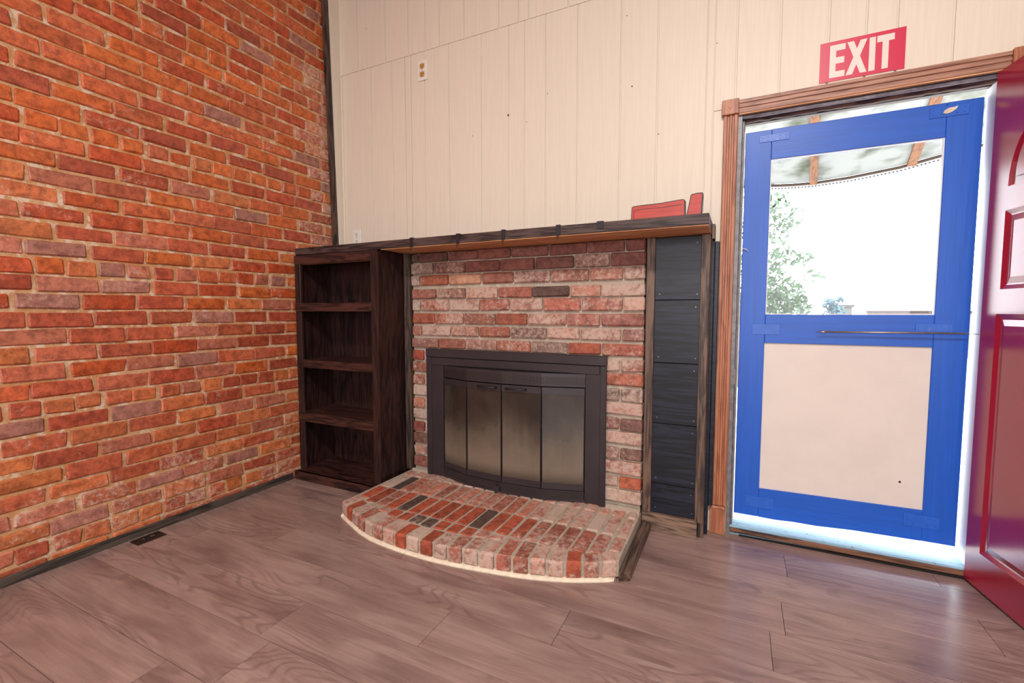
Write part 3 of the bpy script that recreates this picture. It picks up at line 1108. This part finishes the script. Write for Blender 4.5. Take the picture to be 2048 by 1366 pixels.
build('painted_face', MB().prism([(2.507, MZ + .001), (2.5225, 1.661), (2.528, 1.665), (2.546, 1.6675), (2.563, 1.6675), (2.5665, 1.665), (2.5625, MZ + .001)], 1, -.3395, -.3375), MT['red_block'], b2)

# ------------------------------------------------------------------ exit sign
sg = empty('exit_sign', (3.176, -.002, 2.181), 'red sign with white letters reading EXIT above the door casing', 'sign')
bx('plate', 3.024, 3.3295, -.003, -.0002, 2.181, 2.3535, MT['sign_red'], sg)
LET = {'letter_e': [[(3.061, 2.196), (3.061, 2.337), (3.084, 2.337), (3.084, 2.196)], [(3.084, 2.337), (3.118, 2.337), (3.118, 2.311), (3.084, 2.311)], [(3.084, 2.282), (3.115, 2.282), (3.115, 2.255), (3.084, 2.255)], [(3.084, 2.222), (3.118, 2.222), (3.118, 2.196), (3.084, 2.196)]],
       'letter_x': [[(3.124, 2.337), (3.148, 2.337), (3.198, 2.196), (3.174, 2.196)], [(3.172, 2.337), (3.196, 2.337), (3.146, 2.196), (3.122, 2.196)]],
       'letter_i': [[(3.204, 2.337), (3.226, 2.337), (3.226, 2.196), (3.204, 2.196)]],
       'letter_t': [[(3.231, 2.337), (3.291, 2.337), (3.291, 2.310), (3.231, 2.310)], [(3.250, 2.310), (3.272, 2.310), (3.272, 2.196), (3.250, 2.196)]]}
for nm, polys in LET.items():
    lm = MB()
    for j, pl in enumerate(polys):
        lm.prism(pl, 1, -.0036 - .00005 * j, -.0025)
    build(nm, lm, MT['sign_white'], sg)

# ------------------------------------------------------------------ outlets


def outlet(x0, x1, z0, z1, label, rec_mat):
    e_ = empty('wall_outlet', ((x0 + x1) / 2, 0, z0), label, 'outlet')
    bx('cover_plate', x0, x1, -.008, -.0002, z0, z1, MT['white_plain'], e_, b=.003)
    cx, h = (x0 + x1) / 2, z1 - z0
    for f_ in (.70, .30):
        cz = z0 + h * f_
        rad = h * .155
        ring = []
        for k_ in range(20):
            a = 2 * math.pi * k_ / 20
            ring.append((cx + max(-rad * .95, min(rad * .95, rad * 1.1 * math.cos(a))), cz + max(-rad * .85, min(rad * .85, rad * math.sin(a)))))
        rc = build('receptacle', MB().prism(ring, 1, -.0100, -.0070), rec_mat, e_)
        for dx, dz, w, hh in ((-.36, .18, .09, .34), (.36, .18, .09, .27), (0, -.5, .14, .16)):
            bx('slot', cx + rad * (dx - w), cx + rad * (dx + w), -.0104, -.0095, cz + rad * (dz - hh), cz + rad * (dz + hh), MT['black_hole'], rc)
    build('screw', MB().tube([(cx, -.0075, z0 + h * .5), (cx, -.0092, z0 + h * .5)], h * .022, 8), MT['steel'], e_)


outlet(.771, .851, 2.665, 2.795, 'white wall outlet with tan receptacles, high on the cream wall', MT['tan_plastic'])
outlet(.168, .246, 1.618, 1.740, 'all-white wall outlet just above the mantel by the corner', MT['white_plain'])

# ------------------------------------------------------------------ floor vent
fv = empty('floor_vent', (.079, -1.349, 0.0), 'small dark brown floor register by the brick wall', 'floor vent')
bx('flange', .040, .117, -1.413, -1.286, .0002, .0055, MT['vent'], fv, b=.002)
for r_ in range(2):
    for k_ in range(9):
        yy = -1.396 + .0118 * k_
        bx('slot', .053 + .028 * r_, .075 + .028 * r_, yy, yy + .006, .0053, .0060, MT['black_hole'], fv)
for yy in (-1.372, -1.338, -1.329):
    bx('grey_scuff', .066, .084, yy, yy + .007, .0056, .0063, MT['steel'], fv)

# ------------------------------------------------------------------ doorway casing, jambs, threshold
t2 = empty('trim_2', (3.18, -.01, 0.0), 'brown varnished fluted wood casing around the doorway', 'door casing', kind='structure')


def flute(u0, u1, d0, d1, n=2):
    """fluted casing section: across u, front at d0 (room side), back at d1"""
    w = u1 - u0
    pts_ = [(u0, d1), (u0, d0 + .003), (u0 + .003, d0)]
    for k_ in range(n):
        c_ = u0 + w * (k_ + 1) / (n + 1)
        pts_ += [(c_ - .0065, d0), (c_ - .0035, d0 + .006), (c_ + .0035, d0 + .006), (c_ + .0065, d0)]
    pts_ += [(u1 - .003, d0), (u1, d0 + .003), (u1, d1)]
    return pts_


build('side_casing', MB().prism(flute(2.633, 2.696, -.020, -.0002), 2, .150, 2.102), MT['casing'], t2)
build('side_casing', MB().prism(flute(3.664, 3.727, -.020, -.0002), 2, .150, 2.102), MT['casing'], t2)
hc = [(b_, a_) for a_, b_ in flute(2.103, 2.168, -.020, -.0002)]
build('head_casing', MB().prism(hc, 0, 2.700, 3.660), MT['casing_x'], t2)
bx('bare_edge', 2.700, 3.660, -.018, -.0005, 2.098, 2.1030, MT['raw_wood'], t2)
for x0, x1 in ((2.624, 2.699), (3.661, 3.736)):
    cbk = bx('corner_block', x0, x1, -.030, -.0002, 2.102, 2.174, MT['casing'], t2, b=.003)
    build('rosette', MB().tube([((x0 + x1) / 2, -.029, 2.138), ((x0 + x1) / 2, -.0325, 2.138)], .008, 12), MT['casing'], cbk)
for x0, x1 in ((2.621, 2.694), (3.666, 3.739)):
    pb = bx('plinth_block', x0, x1, -.025, -.0002, .0, .128, MT['casing'], t2, b=.002)
    bx('plinth_bead', x0, x1, -.028, -.0002, .128, .146, MT['casing'], pb, b=.006)

t3 = empty('trim_3', (3.18, .06, 0.0), 'scarred door jambs, head and weather strips of the doorway', 'door frame', kind='structure')
bx('side_jamb', 2.697, 2.716, -.004, .135, .0, 2.105, MT['jamb_grey'], t3, b=.001)
bx('stop_strip', 2.716, 2.7265, .028, .085, .03, 2.085, MT['jamb_grey'], t3, b=.003)
bx('white_stop', 2.716, 2.7305, .088, .135, .03, 2.085, MT['jamb_white'], t3, b=.001)
bx('side_jamb', 3.6425, 3.662, -.002, .135, .0, 2.105, MT['jamb_white'], t3, b=.001)
bx('head_jamb', 2.716, 3.6425, -.002, .135, 2.098, 2.120, MT['stain'], t3)
hw = MB()
# split, rotten lower edge of the head
vs, fs = [], []
RQ = random.Random(3)
nseg = 48
for i in range(nseg + 1):
    x = 2.716 + (3.6425 - 2.716) * i / nseg
    d = .012 + .012 * (mnoise.noise(Vector((x * 7, 3.1, 0))) * .5 + .5) + .005 * mnoise.noise(Vector((x * 31, 1.0, 0)))
    dd = .004 * mnoise.noise(Vector((x * 19, 9.0, 0)))
    vs += [(x, .040 + dd, 2.098), (x, .034 + dd, 2.098 - d * .6), (x, .052, 2.098 - d), (x, .085, 2.098 - d * .8), (x, .09, 2.098)]
for i in range(nseg):
    for j in range(5):
        j2 = (j + 1) % 5
        fs.append((i * 5 + j, i * 5 + j2, (i + 1) * 5 + j2, (i + 1) * 5 + j))
fs += [(0, 1, 2, 3, 4), tuple(nseg * 5 + j for j in (4, 3, 2, 1, 0))]
hw.add(vs, fs)
build('split_wood', hw, MT['rot_wood'], t3)
build('weather_strip', MB().tube([(2.716, .014, 2.092), (3.6425, .014, 2.092)], .0085, 10), MT['strip_pale'], t3, smooth=True)
bx('dark_stop', 2.716, 3.6425, .088, .118, 2.082, 2.099, MT['stain_x'], t3)
st = bx('strike_plate', 2.7145, 2.7185, -.001, .024, .78, .86, MT['steel'], t3, b=.001)

th = empty('threshold', (3.18, .06, 0.0), 'worn pale blue wooden sill under the blue screen door', 'threshold', kind='structure')
build('sill_board', MB().prism([(.0125, .036), (.024, .041), (.125, .046), (.170, .036), (.170, .0), (.0125, 0.0)], 0, 2.716, 3.6425), MT['sill'], th)
bx('bare_nosing', 2.716, 3.6425, -.003, .0125, .013, .037, MT['rot_wood'], th, b=.004)
build('gap_shade', MB().prism([(2.76, .0005), (3.655, .0005), (3.655, .014), (2.76, .004)], 1, -.0015, .011), MT['black_hole'], th)  # solid black strip painting in the shade of the gap under the nosing

# ------------------------------------------------------------------ blue screen door
d2 = empty('door_2', (3.18, .115, .05), 'cobalt blue screen door with a glass upper half and cream lower panel', 'door', kind='structure')
D0, D1 = .098, .132
bx('stile', 2.733, 2.848, D0, D1, .079, 2.044, MT['blue'], d2, b=.002)
bx('stile', 3.507, 3.626, D0, D1, .098, 2.046, MT['blue'], d2, b=.002)
bx('top_rail', 2.8485, 3.5065, D0, D1, 1.899, 2.045, MT['blue_x'], d2, b=.0015)
bx('mid_rail', 2.8485, 3.5065, D0, D1, .988, 1.132, MT['blue_x'], d2, b=.0015)
build('bottom_rail', MB().prism([(2.8485, .230), (2.8485, .079), (2.93, .078), (3.0, .083), (3.1, .083), (3.25, .093), (3.5065, .098), (3.5065, .240)], 1, D0, D1), MT['blue_x'], d2)
bx('lower_panel', 2.848, 3.507, D0 + .010, D1 - .012, .225, .990, MT['cream_panel'], d2)
build('knot_hole', MB().tube([(3.421, D0 + .0092, 0.357), (3.421, D0 + .014, 0.357)], .005, 8), MT['black_hole'], d2)
bx('glass_pane', 2.846, 3.509, D0 + .014, D0 + .018, 1.128, 1.903, MT['glass'], d2)
for a in ((2.848, 3.507, 1.1325, 1.137), (2.848, 3.507, 1.895, 1.899), (2.848, 2.852, 1.137, 1.895), (3.502, 3.507, 1.137, 1.895)):
    bx('glazing_bead', a[0], a[1], D0 + .004, D0 + .013, a[2], a[3], MT['jamb_white'], d2)
PL = [(2.794, 2.923, 1.985, 2.020), (3.449, 3.579, 1.985, 2.030), (2.790, 2.914, 1.030, 1.084), (3.442, 3.570, 1.053, 1.092), (2.786, 2.916, .128, .186), (3.438, 3.566, .160, .218)]
for i, (a, b, c, d) in enumerate(PL):
    pl = bx('mending_plate', a, b, D0 - .003, D0 - .0002, c, d, MT['blue_metal'], d2, b=.001)
    for fx in (.1, .3, .7, .9):
        for fz_ in (.28, .72):
            sx, sz = a + (b - a) * fx, c + (d - c) * fz_
            build('screw_head', MB().tube([(sx, D0 - .0028, sz), (sx, D0 - .0050, sz)], .0034, 7), MT['blue_metal'], pl)
    if i == 1:
        build('putty_patch', MB().prism([(3.492, 2.000), (3.497, 2.012), (3.512, 2.020), (3.528, 2.020), (3.541, 2.024), (3.536, 2.012), (3.522, 2.001), (3.506, 1.996)], 1, D0 - .008, D0 - .003), MT['putty'], pl)

rod = empty('door_closer_rod', (3.35, .06, 1.05), 'thin metal closer rod in front of the blue door rail', 'door rod')
build('rod', MB().tube([(3.092, .066, 1.0505), (3.60, .060, 1.0535)], .0042, 8), MT['steel'], rod, smooth=True)
build('tip', MB().tube([(3.066, .066, 1.0505), (3.092, .066, 1.0505), (3.104, .066, 1.0506)], .0056, 8, taper=[.15, 1, 1]), MT['steel'], rod, smooth=True)
build('pivot_wire', MB().tube([(3.60, .060, 1.0535), (3.632, .058, 1.052), (3.6435, .058, 1.050)], .0016, 6), MT['steel'], rod, smooth=True)

hk = build('hook_latch', MB().tube([(2.7255, .090, 1.470), (2.742, .086, 1.466), (2.752, .086, 1.462), (2.758, .090, 1.456), (2.757, .099, 1.450)], .0022, 6), MT['jamb_white'], None, smooth=True)
tag(hk, 'small white hook latch on the blue door stile', 'latch')

# ------------------------------------------------------------------ red door, swung open into the room
d1 = empty('door_1', (3.6235, -.008, .012), 'crimson panelled entry door standing open at the edge of the view', 'door', kind='structure')
d1.rotation_euler = (0, 0, math.atan2(-.985, .171) + math.pi)
# local frame: u = distance from the hinge along local -X, v = depth behind the seen face (local -Y)
ULEN, TH, DH = .90, .036, 2.082


# panel layout in door coordinates (u0,u1,z0,z1)
panels = [(.083, .415, .150, 1.126), (.485, .817, .150, 1.126), (.095, .415, 1.222, 1.525), (.485, .805, 1.222, 1.525)]


def lb_(mb, u0, u1, v0, v1, z0, z1, b=0):
    mb.box(-u1, -u0, -v1, -v0, z0, z1, b)


# core slab, recessed behind the face skin
FACE = 0.0
DEP = .010
mbs = MB()
lb_(mbs, 0, ULEN, DEP, TH, 0, DH)
slab_o = build('slab_core', mbs, MT['red_door'], d1, local=True)


def skin_piece(name, u0, u1, z0, z1):
    m_ = MB()
    lb_(m_, u0, u1, FACE, DEP + .001, z0, z1)
    return build(name, m_, MT['red_door'], d1, local=True)


skin_piece('hinge_stile', 0, .083, 0, DH)
skin_piece('lock_stile', .817, ULEN, 0, DH)
skin_piece('mullion_stile', .415, .485, 0, DH)
for (a, b) in ((.083, .415), (.485, .817)):
    skin_piece('bottom_rail', a, b, 0, .150)
    skin_piece('lock_rail', a, b, 1.126, 1.222)
    skin_piece('frieze_rail', a, b, 1.525, 1.615)
    # arched head panel opening
    n_ = 16
    cx_, rad = (a + b) / 2, .150
    arch = [(-b, 1.615)] + [(-(cx_ + rad), 1.615)] + [(-(cx_ + rad * math.cos(math.pi * k_ / n_)), 1.615 + .235 * math.sin(math.pi * k_ / n_)) for k_ in range(n_ + 1)] + [(-a, 1.615), (-a, DH), (-b, DH)]
    build('arched_rail', MB().prism(arch, 1, -FACE, -DEP - .001), MT['red_door'], d1, local=True)
    # raised field in the arch
    fld = [(-(cx_ + .118), 1.645)] + [(-(cx_ + .118 * math.cos(math.pi * k_ / n_)), 1.645 + .175 * math.sin(math.pi * k_ / n_)) for k_ in range(n_ + 1)]
    build('raised_field', MB().prism(fld, 1, -FACE - .002, -DEP - .001), MT['red_door'], d1, local=True)
# narrow shims beside mid panels so the openings match their height
for (a, b) in ((.083, .095), (.805, .817)):
    skin_piece('stile_edge', a, b, 1.222, 1.525)


def raised_panel(u0, u1, z0, z1):
    # sloped moulding inside the opening and a raised field
    w1, w2 = .016, .044
    m_ = MB()
    r0 = [(u0, z0), (u1, z0), (u1, z1), (u0, z1)]

    def ring(w):
        return [(u0 + w, z0 + w), (u1 - w, z0 + w), (u1 - w, z1 - w), (u0 + w, z1 - w)]
    loops = [(ring(0), FACE), (ring(w1), FACE + .0085), (ring(w1 + .006), FACE + .0092), (ring(w2), FACE + .002), (ring(w2 + .002), FACE + .0015)]
    vs_, fs_ = [], []
    for rg, v in loops:
        vs_ += [(-u, -v, z) for u, z in rg]
    for i_ in range(len(loops) - 1):
        for j_ in range(4):
            j2_ = (j_ + 1) % 4
            fs_.append((i_ * 4 + j_, (i_ + 1) * 4 + j_, (i_ + 1) * 4 + j2_, i_ * 4 + j2_))
    n4 = (len(loops) - 1) * 4
    fs_.append((n4, n4 + 1, n4 + 2, n4 + 3))
    m_.add(vs_, fs_)
    return build('raised_panel', m_, MT['red_door'], d1, local=True)


for p_ in panels:
    raised_panel(*p_)
# white wedge painting in the bright floor seen through the gap under the door
build('bright_gap_wedge', MB().prism([(-.30, -.002), (-ULEN, -.010), (-ULEN, .0005), (-.15, .0005)], 1, -.014, -.004), MT['jamb_white'], d1, local=True)
for zz in (.22, 1.05, 1.86):
    build('hinge', MB().tube([(.003, -.040, zz - .045), (.003, -.040, zz + .045)], .006, 10), MT['steel'], d1, local=True)

# ------------------------------------------------------------------ outside the door
gnd = bx('ground', -3, 16, .14, 24, -.22, -.12, plain('pale_concrete', (196, 192, 186), .8, var=.06, sc=3))
tag(gnd, 'bright pale concrete outside the door', 'ground', kind='structure')


def awning_mat():
    m = bpy.data.materials.new('mildewed_white_awning')
    m.use_nodes = True
    nt = m.node_tree
    b = nt.nodes['Principled BSDF']
    b.inputs['Roughness'].default_value = .7
    geo = nt.nodes.new('ShaderNodeTexCoord')
    n_ = nt.nodes.new('ShaderNodeTexNoise')
    n_.inputs['Scale'].default_value = 5
    n_.inputs['Detail'].default_value = 6
    nt.links.new(geo.outputs['Object'], n_.inputs['Vector'])
    mr = nt.nodes.new('ShaderNodeMapRange')
    mr.inputs[1].default_value = .48
    mr.inputs[2].default_value = .70
    nt.links.new(n_.outputs['Fac'], mr.inputs[0])
    mx = nt.nodes.new('ShaderNodeMix')
    mx.data_type = 'RGBA'
    mx.inputs[6].default_value = (.36, .37, .36, 1)
    mx.inputs[7].default_value = (.10, .115, .075, 1)
    nt.links.new(mr.outputs[0], mx.inputs[0])
    nt.links.new(mx.outputs[2], b.inputs['Base Color'])
    tl = nt.nodes.new('ShaderNodeBsdfTranslucent')
    nt.links.new(mx.outputs[2], tl.inputs[0])
    ms = nt.nodes.new('ShaderNodeMixShader')
    ms.inputs[0].default_value = .35
    nt.links.new(b.outputs[0], ms.inputs[1])
    nt.links.new(tl.outputs[0], ms.inputs[2])
    nt.links.new(ms.outputs[0], nt.nodes['Material Output'].inputs[0])
    return m


aw = empty('awning', (3.6, 1.2, 2.3), 'sagging white fabric awning with mildew outside the door glass', 'awning')
edge = [(1.6, 2.36), (2.2, 2.30), (2.6, 2.25), (2.94, 2.226), (3.10, 2.214), (3.256, 2.211), (3.49, 2.225), (3.80, 2.262), (4.05, 2.316), (4.5, 2.40), (5.2, 2.50)]
vs, fs = [], []
nv = 8
for x, z in edge:
    for j in range(nv + 1):
        t = j / nv
        yy = 2.0 - 1.80 * t
        zz = z + (2.78 - z) * t - .05 * math.sin(math.pi * t)
        vs.append((x - .25 * t, yy, zz))
for i in range(len(edge) - 1):
    for j in range(nv):
        a = i * (nv + 1) + j
        fs.append((a, a + nv + 1, a + nv + 2, a + 1))
nn = len(vs)
vs += [(p[0], p[1], p[2] + .004) for p in vs]
fs += [tuple(k_ + nn for k_ in reversed(f)) for f in fs[:]]
build('fabric', MB().add(vs, fs), awning_mat(), aw, smooth=True)
build('edge_pole', MB().tube([(x, 2.0, z - .012) for x, z in edge], .011, 8), plain('brown_edge_pole', (62, 46, 36), .6), aw, smooth=True)
hem = MB()
vs, fs = [], []
for i, (x, z) in enumerate(edge):
    vs += [(x, 2.012, z - .020), (x, 2.012, z - .062), (x, 2.016, z - .062), (x, 2.016, z - .020)]
for i in range(len(edge) - 1):
    for j in range(4):
        j2 = (j + 1) % 4
        fs.append((i * 4 + j, i * 4 + j2, (i + 1) * 4 + j2, (i + 1) * 4 + j))
hem.add(vs, fs)
build('hem', hem, MT['jamb_white'], aw)
lace = MB()
x = 2.85
while x < 4.15:
    z = oy(x, edge) - .036
    lace.box(x, x + .010, 2.006, 2.0118, z - .004, z + .004)
    x += .024
lo_ = build('lacing', lace, plain('dark_lacing', (70, 76, 96), .7), aw)
lo_['kind'] = 'stuff'
pine = wood_mat('orange_pine_rafter', (84, 46, 20), (128, 78, 38), 1, .6)
for xe, w in ((3.245, .026), (3.87, .028)):
    z0 = oy(xe, edge) - .03
    rf = MB()
    xa = xe - .22
    vs = [(xe - w, 1.985, z0), (xe + w, 1.985, z0), (xe + w, 1.985, z0 + .045), (xe - w, 1.985, z0 + .045), (xa - w, .22, 2.66), (xa + w, .22, 2.66), (xa + w, .22, 2.70), (xa - w, .22, 2.70)]
    fs = [(0, 1, 2, 3), (7, 6, 5, 4), (0, 4, 5, 1), (1, 5, 6, 2), (2, 6, 7, 3), (3, 7, 4, 0)]
    build('rafter', rf.add(vs, fs), pine, aw)


def leaf_cluster(mb, rnd, c, rad, n, size, squash=(1, 1, 1)):
    for _ in range(n):
        while True:
            d = Vector((rnd.uniform(-1, 1), rnd.uniform(-1, 1), rnd.uniform(-1, 1)))
            if d.length < 1:
                break
        p = Vector(c) + Vector((d.x * rad * squash[0], d.y * rad * squash[1], d.z * rad * squash[2]))
        u = Vector((rnd.uniform(-1, 1), rnd.uniform(-1, 1), rnd.uniform(-1, 1))).normalized()
        w = u.orthogonal().normalized()
        s_ = size * rnd.uniform(.6, 1.3)
        mb.add([p - u * s_, p + w * s_ * .45, p + u * s_, p - w * s_ * .45], [(0, 1, 2, 3)])


def leaf_mat(name, rgb):
    m = M(name, .5, .4)
    m.color(lin(*rgb))
    m.b.inputs['Transmission Weight'].default_value = 0
    return m.m


RT = random.Random(77)
tree = empty('tree', (2.75, 6.0, -.12), 'sparse green tree seen through the left of the door glass', 'tree')
tl_ = MB()
bark = wood_mat('grey_bark', (70, 60, 50), (120, 106, 92), 2, .8)
tw = MB()
tw.tube([(2.75, 6.0, -.12), (2.76, 6.0, 1.2), (2.82, 6.0, 2.2), (2.86, 6.0, 3.2)], .05, 8, taper=[1, .8, .5, .2])
build('trunk', tw, bark, tree, smooth=True)
for (c, rad, n_) in [((3.25, 6.0, 1.25), .22, 150), ((3.38, 6.0, 1.40), .26, 150), ((3.55, 6.05, 1.22), .18, 70), ((3.20, 6.0, 1.62), .25, 70), ((3.32, 6.0, 1.95), .22, 40), ((3.60, 6.0, 2.02), .16, 24), ((3.27, 6.0, 2.50), .2, 46), ((3.45, 6.0, 2.62), .16, 30), ((3.18, 6.0, 2.85), .2, 26), ((3.75, 6.0, 1.70), .14, 18), ((2.85, 6.0, 2.0), .5, 300), ((2.7, 6.0, 3.0), .6, 260), ((2.8, 6.0, 1.2), .4, 200)]:
    leaf_cluster(tl_, RT, c, rad, int(n_ * 1.3), .062, (1.2, 1, 1))
lf = build('foliage', tl_, leaf_mat('mid_green_leaf', (40, 70, 32)), tree)
lf['kind'] = 'stuff'
br = MB()
for c in ((3.4, 6.0, 1.40), (3.35, 6.0, 1.9), (3.45, 6.0, 2.55), (3.6, 6.0, 2.0)):
    br.tube([(2.79, 6.0, c[2] - .3), ((2.8 + c[0]) / 2, 6.0, c[2] - .1), c], .008, 5, taper=[1, .7, .3])
build('branch', br, bark, tree, smooth=True)
sh_ = empty('shrub', (4.45, 9.0, -.12), 'teal-leaved shrub low behind the door glass', 'shrub')
sm = MB()
for c, rad, n_ in (((4.42, 9.0, 1.30), .13, 90), ((4.52, 9.0, 1.15), .16, 120), ((4.60, 9.0, 1.38), .06, 20), ((4.5, 9.0, .9), .3, 200)):
    leaf_cluster(sm, RT, c, rad, n_, .06)
lf = build('foliage', sm, leaf_mat('teal_leaf', (22, 66, 78)), sh_)
lf['kind'] = 'stuff'
build('stem', MB().tube([(4.45, 9.0, -.12), (4.48, 9.0, 1.2)], .03, 6), bark, sh_)
gw = empty('garden_wall', (6.8, 14.0, -.12), 'long low brown-capped wall in the distance behind the glass', 'wall')
bx('wall_body', 6.10, 9.6, 14.0, 14.2, -.12, 1.08, plain('pale_render', (110, 102, 98), .8), gw)
bx('coping', 6.05, 9.7, 13.97, 14.23, 1.08, 1.16, plain('brown_coping', (52, 38, 34), .8), gw, b=.01)
hs = empty('gate_post', (5.2, 12.0, -.12), 'small grey masonry post in the distance beside the teal shrub', 'post')
bx('shaft', 5.06, 5.34, 12.0, 12.25, -.12, 1.24, plain('grey_masonry', (66, 64, 58), .8), hs, b=.01)
bx('cap', 5.02, 5.38, 11.97, 12.28, 1.24, 1.31, plain('grey_cap', (46, 44, 40), .8), hs, b=.01)
